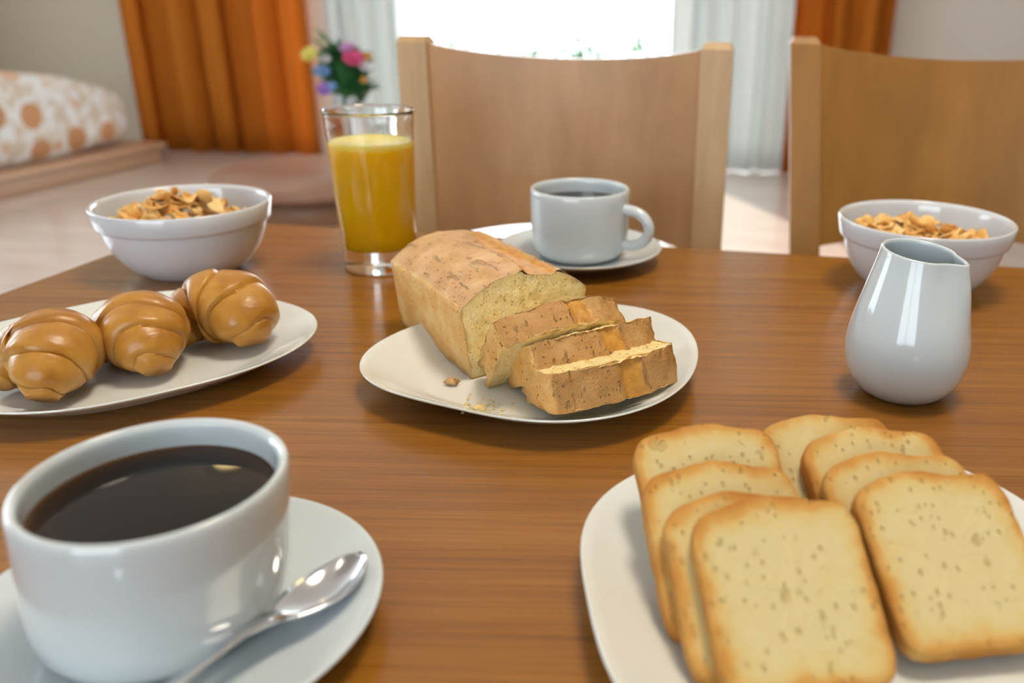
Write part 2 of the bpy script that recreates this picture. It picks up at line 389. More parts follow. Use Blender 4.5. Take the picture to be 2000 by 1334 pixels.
curtain('orange_curtain', .98, 1.52, M_orange, 'orange curtain on the right of the window, behind the second chair', .036, 3.5, 9)
curtain('sheer_curtain', -1.78, -1.31, M_sheer, 'white sheer curtain on the left of the window, behind the flowers', .03, 4.5, 5, .08)
curtain('sheer_curtain', .31, 1.0, M_sheer, 'white sheer curtain on the right of the window, between the two chairs', .032, 5.5, 12, .08)
rod = empty('curtain_rod', room(0, WV-.13, 2.40)); rod.rotation_euler = (0, 0, RYAW); tag(rod, 'curtain rod with round ends above the window', 'curtain rod')
tube('pole', [(ux(-3.25), 0, 0), (ux(1.65), 0, 0)], .014, M_white, rod, 12)
for xx in (-3.27, 1.67): lathe('finial', [(0, -.028), (.02, -.02), (.028, 0), (.02, .02), (0, .028)], M_white, rod, 16, loc=(ux(xx), 0, 0))
for xx in (-3.2, -.5, 1.6): box('bracket', (ux(xx)-.01, 0, -.012), (ux(xx)+.01, .13, .012), M_white, rod)

# ------------------------------------------------------------------ sofa with dotted cushion back
sf = empty('sofa', (-2.98, 4.55, 0), math.radians(-13)); tag(sf, 'low wooden sofa with white dotted back cushion against the wall', 'sofa')
box('bench_base', (-.75, -1.6, 0), (.06, .72, .085), M_sofaw, sf, .01); box('bench_top', (-.77, -1.62, .085), (.10, .74, .115), M_sofaw, sf, .008)
def cushion(name, lo, hi, mat, parent, drop):
    V, F = [], []; n, mth = 40, 28
    c = [(lo[i]+hi[i])/2 for i in range(3)]; h = [(hi[i]-lo[i])/2 for i in range(3)]
    sgn = lambda q, e: math.copysign(abs(q)**e, q)
    for j in range(mth+1):
        la = -PI/2+PI*j/mth
        for i in range(n):
            lo_ = 2*PI*i/n
            x = sgn(math.cos(la), .4)*sgn(math.cos(lo_), .45); y = sgn(math.cos(la), .4)*sgn(math.sin(lo_), .45); z = sgn(math.sin(la), .5)
            yy = c[1]+h[1]*y; zz = c[2]+h[2]*z; f = max(0, (y-.0))
            zz = lo[2]+(zz-lo[2])*(1-drop*f**1.6)+.012*fbm((x*2, y*3, z*2), 1.3)
            V.append((c[0]+h[0]*x+.015*fbm((y*3, z*2, x), 1.1), yy, zz))
    for j in range(mth):
        for i in range(n): F.append((j*n+i, j*n+(i+1) % n, (j+1)*n+(i+1) % n, (j+1)*n+i))
    return mesh(name, V, F, mat, parent)
cushion('back_cushion', (-.42, -1.5, .115), (.03, .66, .60), M_dots, sf, .34)

# ------------------------------------------------------------------ round side table, vase, bouquet
rtb = empty('round_table', (-.83, 2.40, 0)); tag(rtb, 'round wooden side table on the floor beyond the juice glass', 'table')
lathe('tabletop', [(0, .47), (.26, .47), (.285, .472), (.29, .48), (.29, .492), (.285, .5), (0, .5)], M_rtable, rtb, 72)
lathe('apron', [(0, .40), (.25, .40), (.255, .405), (.255, .47), (0, .47)], M_rdark, rtb, 64)
for k in range(4):
    a = PI/4+k*PI/2; tube('leg', [(.20*math.cos(a), .20*math.sin(a), .41), (.21*math.cos(a), .21*math.sin(a), 0)], [.022, .016], M_rdark, rtb, 12)
vz = tag(lathe('flower_vase', smooth_prof([(0, 0), (.03, 0), (.036, .02), (.038, .07), (.03, .12), (.016, .16), (.016, .19), (.022, .205)])+[Vector((.020, .205))]+smooth_prof([(.020, .203), (.014, .188), (.013, .16), (.027, .12), (.034, .07), (.032, .02), (0, .012)]), M_white, None, 40, loc=(-.715, 2.40, .5)), 'slim white vase on the round table behind the juice glass', 'vase')
bq = empty('flower_bouquet', (-.722, 2.40, .51)); bq.scale = (.84, .84, .84); tag(bq, 'bouquet of pink, yellow, blue and violet flowers in the slim white vase', 'flowers')
tube('stem', [(0, 0, .03), (.002, 0, .2), (0, 0, .30)], .006, M_stem, bq, 8)
def leaf_mesh(name, L, W, mat):
    V, F = [], []
    for i in range(6):
        t = i/5; wd = W*math.sin(PI*min(1, t*.92+.06))**.8; z = .25*L*math.sin(t*2.2)
        V += [(t*L, -wd, z+wd*.35), (t*L, 0, z), (t*L, wd, z+wd*.35)]
    for i in range(5):
        a = i*3; F += [(a, a+1, a+4, a+3), (a+1, a+2, a+5, a+4)]
    me = mesh(name, V, F, mat, bq); return me
l0 = leaf_mesh('leaf', .072, .021, M_leaf); l1 = leaf_mesh('leaf', .07, .014, M_leaf2)
rb = random.Random(21)
def place_leaf(src, first, p, ax, el):
    o = src if first else src.copy()
    if not first: col.objects.link(o); o.parent = bq
    o.location = p; o.rotation_euler = (rb.uniform(-.5, .5), -el, ax); s = rb.uniform(.75, 1.15); o.scale = (s, s, s)
for k in range(110):
    t = rb.random(); z = .20+.14*t; rr = .010+.038*math.sin(PI*min(1, .15+.8*t)); a = rb.uniform(0, 2*PI)
    place_leaf(l0, k == 0, (rr*.9*math.cos(a)-.012*t, rr*math.sin(a), z), a, rb.uniform(.2, 1.0))
for k in range(10):
    a = rb.uniform(2.2, 4.0); place_leaf(l1, k == 0, (-.05+.015*rb.uniform(-1, 1), .03*rb.uniform(-1, 1), .33+.06*rb.uniform(-1, 1)), a, rb.uniform(.2, .8))
def blossom(p, c, r):
    V, F = [], []
    for ring in range(3):
        n = 7+ring*2
        for k in range(n):
            a = 2*PI*k/n+ring*.4; e = .25+.5*(2-ring)/2; L = r*(.55+.22*ring); i = len(V); d = Vector((math.cos(a)*math.cos(e), math.sin(a)*math.cos(e), math.sin(e))); s = Vector((-math.sin(a), math.cos(a), 0))*L*.38
            b = Vector((0, 0, r*.2)); V += [b+d*L*.15, b+d*L*.65+s, b+d*L, b+d*L*.65-s]; F.append((i, i+1, i+2, i+3))
    o = mesh('blossom', V, F, PETAL[c], bq, loc=p); o.rotation_euler = (rb.uniform(.5, 1.1), rb.uniform(-.3, .3), 0); o['label'] = c+' blossom'; return o
for p, c, r in [((.038, -.07, .345), 'pink', .036), ((.02, -.055, .375), 'mauve', .028), ((-.10, -.05, .355), 'yellow', .03), ((-.062, -.07, .305), 'blue', .03), ((-.05, -.06, .345), 'white', .018), ((-.06, -.07, .255), 'violet', .026), ((-.035, -.07, .265), 'blue', .016), ((.075, -.04, .355), 'orange', .014), ((.068, -.05, .325), 'white', .022), ((.06, -.05, .285), 'orange', .012), ((-.028, -.05, .225), 'white', .02), ((.02, -.06, .218), 'white', .02)]: blossom(p, c, r)
rg = tag(box('floor_mat', (-.14, -.14, 0), (.24, .14, .012), plain('mat_orange', (.70, .26, .08), .9), None, .004), 'small orange floor mat with a blue end, under the round side table', 'mat'); rg.location = (-1.44, 3.84, 0)
box('blue_end', (-.30, -.14, 0), (-.14, .14, .012), plain('mat_blue', (.25, .32, .62), .9), rg, .004)

# ------------------------------------------------------------------ dining table
TZ = .75
def inter(p, d, q, e):
    k = ((q[0]-p[0])*e[1]-(q[1]-p[1])*e[0])/(d[0]*e[1]-d[1]*e[0]); return (p[0]+k*d[0], p[1]+k*d[1])
fp, fd = (0.0, .7755), (1, -.153); lp, ld = (-.4475, .655), (.20, 1.0)
c1 = inter(fp, fd, lp, ld); c2 = (1.05, fp[1]-.153*1.05)
c3 = (c2[0]-.95*.20, c2[1]-.95); c4 = (c1[0]-.95*.20, c1[1]-.95)
tb = empty('dining_table', ((c1[0]+c3[0])/2, (c1[1]+c3[1])/2, 0)); tag(tb, 'glossy brown wooden dining table laid for breakfast', 'table')
o_ = Vector(tb.location)
def rounded_poly(pts, r, k=6):
    out = []
    for i in range(len(pts)):
        a, b, c = Vector(pts[i-1]), Vector(pts[i]), Vector(pts[(i+1) % len(pts)])
        u, v_ = (a-b).normalized(), (c-b).normalized()
        for j in range(k+1):
            t = j/k; p0, p2 = b+u*r, b+v_*r; out.append((1-t)**2*p0+2*t*(1-t)*b+t*t*p2)
    return out
pl = rounded_poly([c1, c2, c3, c4], .02)
def slab(name, poly, z0, z1, bev, mat, parent, org):
    n = len(poly); V, F = [], []; cen = sum(poly, Vector((0, 0)))/n
    prof = [(1, z0), (0, z0+.3*bev), (0, z1-bev)]+[(bev*(1-math.cos(a)), z1-bev+bev*math.sin(a)) for a in (PI/8, PI/4, 3*PI/8, PI/2)]
    prof[0] = (bev, z0)
    for ins, z in prof:
        for p in poly:
            d = (cen-p).normalized(); q = p+d*ins*1.2; V.append((q.x-org.x, q.y-org.y, z))
    for j in range(len(prof)-1):
        for i in range(n): F.append((j*n+i, j*n+(i+1) % n, (j+1)*n+(i+1) % n, (j+1)*n+i))
    F.append(tuple(range(n))[::-1]); F.append(tuple(range((len(prof)-1)*n, len(prof)*n)))
    return mesh(name, V, F, mat, parent, smooth=False)
slab('tabletop', pl, .722, TZ, .006, M_table, tb, o_)
cs = [Vector(c) for c in (c1, c2, c3, c4)]; cc_ = sum(cs, Vector((0, 0)))/4
ins = [c+(cc_-c)*.16 for c in cs]
for i, c in enumerate(ins):
    box('leg', (c.x-o_.x-.03, c.y-o_.y-.03, 0), (c.x-o_.x+.03, c.y-o_.y+.03, .722), M_table, tb, .004)
for i in range(4):
    a, b = ins[i], ins[(i+1) % 4]; dv = (b-a).normalized(); nv = Vector((-dv.y, dv.x))*.01; a2, b2 = a+dv*.03-Vector(o_[:2]), b-dv*.03-Vector(o_[:2])
    V = [(*(a2-nv), .65), (*(b2-nv), .65), (*(b2+nv), .65), (*(a2+nv), .65), (*(a2-nv), .722), (*(b2-nv), .722), (*(b2+nv), .722), (*(a2+nv), .722)]
    mesh('apron', V, [(0, 1, 2, 3), (4, 5, 6, 7), (0, 1, 5, 4), (1, 2, 6, 5), (2, 3, 7, 6), (3, 0, 4, 7)], M_table, tb, smooth=False)

# ------------------------------------------------------------------ dining chairs
def chair(name, label, Lb, Rb, lean, ztop, dip, sag, mats, zlow=.716, arch=.02, pw=.032, pd=.03, splay=0.0):
    """Lb, Rb: outer edges of the two posts at the height of the table top; sits facing the camera"""
    mp_, mpost = mats; Lb, Rb = Vector((*Lb, 0)), Vector((*Rb, 0)); ax = (Rb-Lb).normalized(); back = Vector((-ax.y, ax.x, 0)); W = (Rb-Lb).length
    org = Lb+ax*W/2; rz = math.atan2(ax.y, ax.x)
    t = empty(name, org, rz); tag(t, label, 'chair')
    hw = W/2; ln = lambda z: (lean*max(0, z-.45)/.45 - .02*max(0, .45-z)/.45*-1)
    for s in (-1, 1):
        V, F = [], []; zs = [0, .2, .45, .6, .75, ztop-.006, ztop]
        for z in zs:
            b = .0 if z < ztop else .004; y0 = ln(z); sx = splay*max(0, z-.45); xo, xi = s*(hw-b)+sx, s*(hw-pw+b)+sx
            V += [(xo, y0-pd+b, z), (xi, y0-pd+b, z), (xi, y0+b*-1, z), (xo, y0-b, z)]
        for j in range(len(zs)-1):
            for i in range(4): F.append((j*4+i, j*4+(i+1) % 4, j*4+4+(i+1) % 4, j*4+4+i))
        F += [(3, 2, 1, 0), tuple(range(4*len(zs)-4, 4*len(zs)))]
        mesh('back_post', V, F, mpost, t, smooth=False)
    # curved back panel between the posts
    n, k, th = 40, 10, .012; V, F = [], []
    hwi = hw-pw+.002
    for side in (0, 1):
        for j in range(k):
            for i in range(n):
                x = -hwi+2*hwi*i/(n-1); q = 1-(x/hwi)**2; za = zlow+arch*(q-.0)-.012; zb = ztop-.006-dip*q**.8
                z = za+(zb-za)*j/(k-1); V.append((x+splay*max(0, z-.45), ln(z)-pd+.006+sag*q+side*th, z))
    o2 = n*k
    for j in range(k-1):
        for i in range(n-1):
            a = j*n+i; F.append((a, a+1, a+n+1, a+n)); F.append((o2+a, o2+a+n, o2+a+n+1, o2+a+1))
    for i in range(n-1):
        F.append((i, o2+i, o2+i+1, i+1)); a = (k-1)*n+i; F.append((a, a+1, o2+a+1, o2+a))
    for j in range(k-1):
        a = j*n; F.append((a, a+n, o2+a+n, o2+a)); a = j*n+n-1; F.append((a, o2+a, o2+a+n, a+n))
    pn = mesh('back_panel', V, F, mp_, t); md = pn.modifiers.new('e', 'EDGE_SPLIT'); md.split_angle = .8
    box('seat', (-hw, -.40, .42), (hw, -pd-.004, .45), mp_, t, .008)
    for s in (-1, 1): box('front_leg', (s*hw-(pw if s > 0 else 0), -.385, 0), (s*hw+(pw if s < 0 else 0), -.35, .42), mpost, t, .003)
    box('seat_rail', (-hw+pw, -pd+.002, .36), (hw-pw, -.006, .42), mpost, t); box('front_rail', (-hw+pw, -.38, .36), (hw-pw, -.355, .42), mpost, t)
    return t
chair('dining_chair', 'pale beech dining chair with curved back standing in front of the window', (-.2285, .975), (.1165, .925), .0, .921, .014, .022, (M_chair, M_post))
chair('dining_chair', 'golden brown dining chair on the right, its back half cut by the frame', (.210, .905), (.565, .851), .10, .925, .014, .02, (M_chair2, M_chair2), .722, .014, .032, .045, -.08)

# ------------------------------------------------------------------ cups, saucers, coffee
def cup_profile(R=.0417, Hc=.058):
    out = [(0, .0035), (R*.58, .0035), (R*.62, 0), (R*.70, 0), (R*.80, .0012), (R*.90, .0055), (R*.955, .0115), (R*.982, .019), (R*.994, .034), (R, Hc-.002)]
    inn = [(R-.0008, Hc), (R-.0022, Hc+.0004), (R-.0034, Hc-.0010), (R-.0040, Hc-.004), (R*.895, .036), (R*.88, .020), (R*.80, .011), (R*.6, .0062), (0, .0058)]
    return smooth_prof(out, 3)[:-1]+smooth_prof([out[-1]]+inn, 3)
def coffee_cup(loc, hang, label, level, glabel, skew=0.0):
    t = empty('coffee_cup', loc); tag(t, label, 'cup', 'white coffee cups')
    b = lathe('body', cup_profile(), M_ceram, t, 96)
    if skew:
        for vx in b.data.vertices: vx.co.x += skew*(1-vx.co.z/.058)
    R = .0417; path = []
    Z0 = .029
    for k in range(25):
        a = PI/2-PI*k/24; path.append((R*.955+.0235*max(0, math.cos(a))**.75, 0, Z0+.0150*math.sin(a)))
    path = [(R*.93, 0, Z0+.015)]+path+[(R*.93, 0, Z0-.015)]
    h = tube('handle', path, [.0044]*len(path), M_ceram, t, 16, 1.0, (0, 1, 0)); h.rotation_euler = (0, 0, hang)
    Rc = R*.885+.0015
    cf = tag(lathe('coffee', [(0, level-.004), (Rc-.002, level-.004), (Rc, level+.0002), (Rc-.0010, level+.00005), (Rc-.0022, level), (Rc-.004, level), (0, level)], M_coffee, None, 72, loc=loc), glabel, 'coffee'); return t
def saucer_prof(R=.0699):
    return smooth_prof([(0, .0012), (.030, .0012), (.032, 0), (.036, 0), (.039, .002), (.052, .0055), (R-.004, .0108), (R-.0005, .0128), (R, .0138), (R-.0012, .0142), (R-.005, .0128), (.052, .0082), (.040, .0052), (.030, .0045), (0, .0045)], 3)
s1 = tag(lathe('saucer', saucer_prof(), M_ceram, None, 96, loc=(-.1505, .2425, TZ)), 'white saucer under the front coffee cup, holding a teaspoon', 'saucer', 'white saucers')
s2 = tag(lathe('saucer', saucer_prof(), M_ceram, None, 96, loc=(-.0310, .7157, TZ)), 'white saucer under the far coffee cup, behind the cake', 'saucer', 'white saucers')
coffee_cup((-.1497, .2445, TZ+.005), math.radians(121), 'large white cup full of black coffee in the front corner', .0485, 'black coffee filling the front cup', -.006)
coffee_cup((-.0310, .7157, TZ+.005), math.radians(-24), 'white coffee cup with round handle behind the cake, before the chair', .0470, 'black coffee in the far cup behind the cake')

# teaspoon on the front saucer
sp = empty('teaspoon', (-.1025, .2500, TZ+.0150)); tag(sp, 'stainless steel teaspoon lying on the front saucer beside the cup', 'spoon')
def spoon_data():
    V, F = [], []; n, k = 26, 14
    for side in (0, 1):
        for i in range(n+1):
            t = i/n; x = -.0215+.043*t
            wv = .0132*math.sin(PI*min(1, max(0.0, t*.965+.035)))**.55*(.84+.2*t)
            for j in range(k+1):
                s = -1+2*j/k; y = wv*s; q = max(0, (1-s*s))*max(0, math.sin(PI*t))**.8
                z = -.0058*q+.0018*(t-.5)**2*4-side*.0009; V.append((x, y, z))
    m1 = (n+1)*(k+1)
    for i in range(n):
        for j in range(k):
            a = i*(k+1)+j; F.append((a, a+1, a+k+2, a+k+1)); F.append((m1+a, m1+a+k+1, m1+a+k+2, m1+a+1))
    for i in range(n):
        for j in (0, k): a = i*(k+1)+j; F.append((a, a+k+1, m1+a+k+1, m1+a))
    for j in range(k):
        for i in (0, n): a = i*(k+1)+j; F.append((a, a+1, m1+a+1, m1+a))
    return V, F
V, F = spoon_data(); mesh('spoon_bowl', V, F, M_steel, sp)
hp = [(-.019, 0, .0008), (-.026, 0, .0028), (-.034, 0, .0042), (-.05, 0, .0040), (-.075, 0, .0036), (-.095, 0, .0044), (-.108, 0, .0058)]
tube('handle', hp, [.0052, .0034, .0027, .0026, .0034, .0046, .0040], M_steel, sp, 14, .42)
sp.rotation_euler = (math.radians(-11), math.radians(0.5), math.radians(64))

# ------------------------------------------------------------------ cereal bowls
def bowl_prof():
    out = [(0, .003), (.030, .003), (.032, 0), (.036, 0), (.0395, .0022), (.0475, .0095), (.0545, .0195), (.0588, .0300), (.0606, .0378), (.0608, .0392)]
    col_ = [(.0612, .0395), (.0638, .0405), (.0646, .0425), (.0655, .0485), (.0663, .0548), (.0658, .0556), (.0645, .0558), (.0630, .0550), (.0622, .0520)]
    inn = [(.0615, .047), (.0592, .037), (.0545, .0245), (.046, .0135), (.034, .0065), (.018, .0045), (0, .004)]
    return smooth_prof(out, 3)[:-1]+[Vector(c) for c in col_]+smooth_prof(inn, 3)
def flake_mesh(name, seed):
    r = random.Random(seed); V, F = [], []; R = .0075; n = 14; a0, a1, b0 = r.uniform(.5, 1.0), r.uniform(-.7, .7), r.uniform(0, 6)
    V.append((0, 0, 0.0))
    for ring, q in ((1, .5), (2, 1.0)):
        for k in range(n):
            a = 2*PI*k/n; rr = R*q*(1+.16*math.sin(3*a+b0)+.1*math.sin(5*a+2*b0)); x, y = rr*1.15*math.cos(a), rr*.9*math.sin(a)
            V.append((x, y, a0*x*x/R*.55+a1*y*y/R*.5+.0009*math.sin(7*a+b0)))
    for k in range(n):
        j = (k+1) % n; F.append((0, 1+k, 1+j)); F.append((1+k, 1+n+k, 1+n+j, 1+j))
    o = mesh(name, V, F, M_flake); md = o.modifiers.new('t', 'SOLIDIFY'); md.thickness = .0008; md.offset = 0
    return o
flakes = [flake_mesh('corn_flake', 200+k) for k in range(6)]
def fill_bowl(cx, cy, spots, base, n, label, group, seed, srcs, used):
    r = random.Random(seed); c = 0
    for k in range(n):
        q = math.sqrt(r.random())*.052; a = r.uniform(0, 2*PI); x, y = q*math.cos(a), q*math.sin(a)
        z = base
        for mx_, my_, mh, ms in spots: z += mh*math.exp(-((x-mx_)**2+(y-my_)**2)/(2*ms*ms))
        z = min(z+r.uniform(-.003, .003), .075)
        lim = .058 if z > .04 else .050
        if math.hypot(x, y) > lim-.008: x *= .86; y *= .86
        src = srcs[k % 6]
        if used[k % 6]: o = src.copy(); col.objects.link(o)
        else: o = src; used[k % 6] = True
        o.location = (cx+x, cy+y, TZ+z); o.rotation_euler = (r.gauss(0, .45), r.gauss(0, .45), r.uniform(0, 6.28)); s = r.uniform(.85, 1.25); o.scale = (s, s, s)
        tag(o, label, 'cereal flake', group)
used = [False]*6
for (x, y), lab in zip(((-.3451, .6738), (.2409, .6603)), ('white cereal bowl with thick rim on the left, behind the rolls', 'white cereal bowl with thick rim on the right, behind the milk jug')):
    tag(lathe('cereal_bowl', bowl_prof(), M_bowl, None, 112, loc=(x, y, TZ)), lab, 'bowl', 'white cereal bowls')
fill_bowl(-.3451, .6738, [(-.012, -.006, .020, .020), (.018, 0, .010, .016)], .036, 95, 'golden corn flake in the left cereal bowl', 'corn flakes in the left bowl', 11, flakes, used)
fill_bowl(.2409, .6603, [(-.02, .006, .010, .02), (.004, 0, .006, .015)], .037, 95, 'golden corn flake in the right cereal bowl', 'corn flakes in the right bowl', 17, flakes, used)

# ------------------------------------------------------------------ juice glass
gl_o = smooth_prof([(0, .0008), (.024, .0008), (.0265, 0), (.0282, .0012), (.0289, .004), (.0300, .03), (.0318, .07), (.0340, .118), (.0350, .1255)], 3)
gl_i = [(.0354, .1266), (.0349, .1274), (.0338, .1270)]+[(.0330, .1235), (.0322, .11), (.0302, .07), (.0284, .03), (.0275, .0215), (.0255, .0190), (.012, .0178), (0, .0176)]
tag(lathe('juice_glass', gl_o+[Vector(q) for q in gl_i], M_glass, None, 96, loc=(-.1949, .6882, TZ)), 'tall clear glass half full of juice, left of the cake', 'glass')
jl = .1035
tag(lathe('orange_juice', [(0, .0174), (.012, .0176), (.0256, .0188), (.0277, .0214), (.0286, .03), (.0304, .07), (.0318, .098), (.0322, jl), (.0308, jl-.0006), (0, jl-.0008)], M_juice, None, 72, loc=(-.1949, .6882, TZ)), 'yellow orange juice in the tall clear glass', 'juice')

# ------------------------------------------------------------------ milk jug
SPA = math.radians(-36)
def jug(r, z, a):
    d = (a-SPA+PI) % (2*PI)-PI; t = max(0, (z-.040)/.042); t = t*t*(3-2*t) if t < 1 else 1.0
    g = math.exp(-(d/.28)**2); cr = math.exp(-((abs(d)-.62)/.22)**2)
    r2 = r*(1+.22*g*t-.05*cr*t); return r2, z+(.0022*t*(math.cos(d+PI)) if z > .05 else 0)-.001*g*t
jp = smooth_prof([(0, .0015), (.017, .0015), (.0185, 0), (.021, .0006), (.0262, .0045), (.0310, .0115), (.0335, .0195), (.0343, .0275), (.0335, .0365), (.0312, .0475), (.0280, .059), (.0248, .070), (.0225, .0785), (.0217, .0828), (.0213, .0842), (.0203, .0846), (.0195, .0838), (.0194, .0815), (.0204, .077), (.0227, .069), (.0258, .058), (.029, .047), (.031, .036), (.0315, .027), (.0305, .019), (.027, .011), (.018, .006), (0, .005)], 3)
tag(lathe('milk_jug', jp, M_ceram, None, 128, jug, loc=(.1675, .4585, TZ)), 'small white porcelain milk jug with pointed spout, beside the toast', 'jug')

# ------------------------------------------------------------------ plates (rounded three-cornered opal plates)
def plate(name, cen, pts, label, rim=.0165, th=.0026):
    cen = Vector(cen); A = sorted([(math.atan2(p[1]-cen.y, p[0]-cen.x) % (2*PI), math.hypot(p[0]-cen.x, p[1]-cen.y)) for p in pts]); n = 120
    ang = np.array([a for a, _ in A]); rr = np.array([r for _, r in A]); K = 7
    # smooth periodic fit with a low Fourier series
    B = lambda x: np.stack([np.ones_like(x)]+[f(k*x) for k in range(1, K) for f in (np.cos, np.sin)], 1)
    reg = np.diag([0]+[.0004*k**3 for k in range(1, K) for _ in (0, 1)])
    cf = np.linalg.solve(B(ang).T@B(ang)+reg, B(ang).T@rr); th_ = np.linspace(0, 2*PI, n, endpoint=False); R = B(th_)@cf
    prof = smooth_prof([(0, .0), (.30, 0), (.60, 0), (.66, .0002), (.74, .0028), (.86, .0085), (.95, .0128), (.990, .0150), (1.0, rim-.0008), (.995, rim), (.983, rim-.0004), (.955, .0150), (.90, .0122), (.80, .0078), (.70, .0046), (.62, .0036), (.30, .0034), (0, .0034)], 3)
    V, F, idx = [], [], []
    for s, z in prof:
        if s < 1e-6: idx.append([len(V)]); V.append((0, 0, z)); continue
        row = []
        for k in range(n): row.append(len(V)); V.append((s*R[k]*math.cos(th_[k]), s*R[k]*math.sin(th_[k]), z))
        idx.append(row)
    for a, b in zip(idx, idx[1:]):
        if len(a) == 1 and len(b) == 1: continue
        for k in range(n):
            j = (k+1) % n
            if len(a) == 1: F.append((a[0], b[k], b[j]))
            elif len(b) == 1: F.append((a[k], b[0], a[j]))
            else: F.append((a[k], b[k], b[j], a[j]))
    return tag(mesh(name, V, F, M_plate, None, loc=(cen.x, cen.y, TZ)), label, 'plate', 'white three-cornered plates')
plate('serving_plate', (-.046, .466), [(-.1394, .432), (-.1438, .4572), (-.1413, .4795), (-.1315, .5032), (-.112, .523), (-.085, .542), (-.055, .553), (-.028, .557), (-.0022, .5557), (.017, .5515), (.0335, .5352), (.0464, .5032), (.0513, .4821), (.0505, .465), (.0435, .4436), (.0332, .4162), (.019, .3971), (-.0044, .3847), (-.0308, .3792), (-.0604, .3836), (-.0882, .3957), (-.1151, .4099), (-.1297, .4189)], 'white three-cornered plate holding the sliced loaf cake, in the middle')
plate('serving_plate', (-.292, .466), [(-.1875, .5049), (-.2023, .5326), (-.2296, .5517), (-.268, .566), (-.3058, .5694), (-.3239, .5594), (-.3464, .5432), (-.3642, .5221), (-.384, .5021), (-.396, .470), (-.394, .435), (-.377, .405), (-.345, .385), (-.3001, .3768), (-.2773, .3805), (-.2567, .3888), (-.2374, .4016), (-.2185, .4184), (-.1995, .4398), (-.1877, .4628), (-.184, .4875)], 'white three-cornered plate holding three croissant rolls, on the left')
plate('serving_plate', (.083, .262), [(.0082, .3275), (.0011, .3197), (-.0062, .3074), (-.0109, .2904), (-.0115, .2734), (-.0096, .258), (-.0051, .2309), (.0003, .207), (.017, .184), (.045, .165), (.08, .158), (.115, .163), (.150, .182), (.175, .215), (.183, .25), (.182, .285), (.1737, .3133), (.1679, .3253), (.1607, .3359), (.1509, .3469), (.12, .358), (.08, .360), (.04, .350)], 'white three-cornered plate holding toast slices, in the front right')

# ------------------------------------------------------------------ loaf cake and slices
LD = Vector((.5704, -.8214, 0)); LL = Vector((.8214, .5704, 0))
LB = Vector((-.0814, .4489, TZ+.0036))
LROT = math.atan2(LL.y, LL.x)                 # local x = across, local y = away from the cut (-LD), z up
def cross(Wd, hs, hd, n=72):
    """closed outline (x, z, kind): bottom, right side, dome, left side; x from 0 to Wd"""
    P = []; nb, ns, nd = n//6, n//6, n//2
    for k in range(nb): t = k/nb; P.append((.0035+(Wd-.007)*t, 0.0, 1.0, .5))
    for k in range(ns): t = k/ns; P.append((Wd-.0035+.0035*math.sin(t*PI/2)+.0012*t, .001+hs*t, 1.0, .6*(1-t)**2))
    for k in range(nd): t = k/nd; x = Wd+.001-(Wd+.002)*t; q = 2*t-1; P.append((x, hs+(hd-hs)*(1-abs(q)**2.3), 0.0, .25*abs(q)**6))
    for k in range(ns): t = k/ns; P.append((.0035-.0035*math.sin((1-t)*PI/2)-.0012*(1-t), hs*(1-t)+.001*t, 1.0, .6*t**2))
    return P
def sidefac(s, z, hs): return max(0.0, min(1.0, s))
lf = empty('loaf_cake', LB, LROT); tag(lf, 'golden loaf cake with a split top, its cut end facing the slices', 'cake')
WD, HS, HD, LEN = .080, .044, .0595, .116
P0 = cross(WD, HS, HD); npt = len(P0); rows = 46; V, F, A1, A2, A3 = [], [], [], [], []
for j in range(rows):
    t = j/(rows-1); y = .006+LEN*(t if t < .8 else .8+.2*math.sin((t-.8)/.2*PI/2)); e = max(0, (t-.8)/.2); sh = 1-.55*(1-math.sqrt(max(0, 1-e*e))) if e < 1 else .45
    for (x, z, s, dk) in P0:
        xc = WD/2+(x-WD/2)*(1-.20*(1-sh)/.55 if e else 1); zz = z*(1-.10*(1-sh)/.55 if e else 1)*(1+.02*math.sin(t*3))
        nz = fbm((x, y, z), 70)*.0009+fbm((x+3, y, z), 220)*.0004; d = Vector((x-WD/2, 0, z-.02)).normalized()
        g = 0.0
        if s == 0 and t < .86:                       # the split along the top, a little right of the middle
            c = .0485+.003*math.sin(y*70)+.006*(t); wd = .0115*(1-.72*(t/.86)**1.5)*(1+.25*fbm((y, 0, 1), 160))
            if abs(x-c) < wd: g = min(1, (wd-abs(x-c))/.0022)
            zz -= .0026*g; zz += .0012*math.exp(-((abs(x-c)-wd)/.003)**2)
        V.append((xc+d.x*nz, y+(fbm((x, z, 4), 120)*.0012 if j == 0 else 0), max(0, zz+d.z*nz))); A1.append(s); A2.append(g); A3.append(dk)
for j in range(rows-1):
    for i in range(npt): F.append((j*npt+i, j*npt+(i+1) % npt, (j+1)*npt+(i+1) % npt, (j+1)*npt+i))
cc = len(V); e0 = (rows-1)*npt
ring = list(range(e0, e0+npt))
for q in (.7, .35):
    st = len(V); cz = HD*.45
    for i in range(npt): v0 = V[e0+i]; V.append((WD/2+(v0[0]-WD/2)*q, v0[1]+.004*(1-q), cz+(v0[2]-cz)*q)); A1.append(.8); A2.append(0); A3.append(.2)
    for i in range(npt): F.append((ring[i], ring[(i+1) % npt], st+(i+1) % npt, st+i))
    ring = list(range(st, st+npt))
F.append(tuple(ring))
mesh('crust', V, F, M_crust, lf, attrs={'side': A1, 'glaze': A2, 'dark': A3})
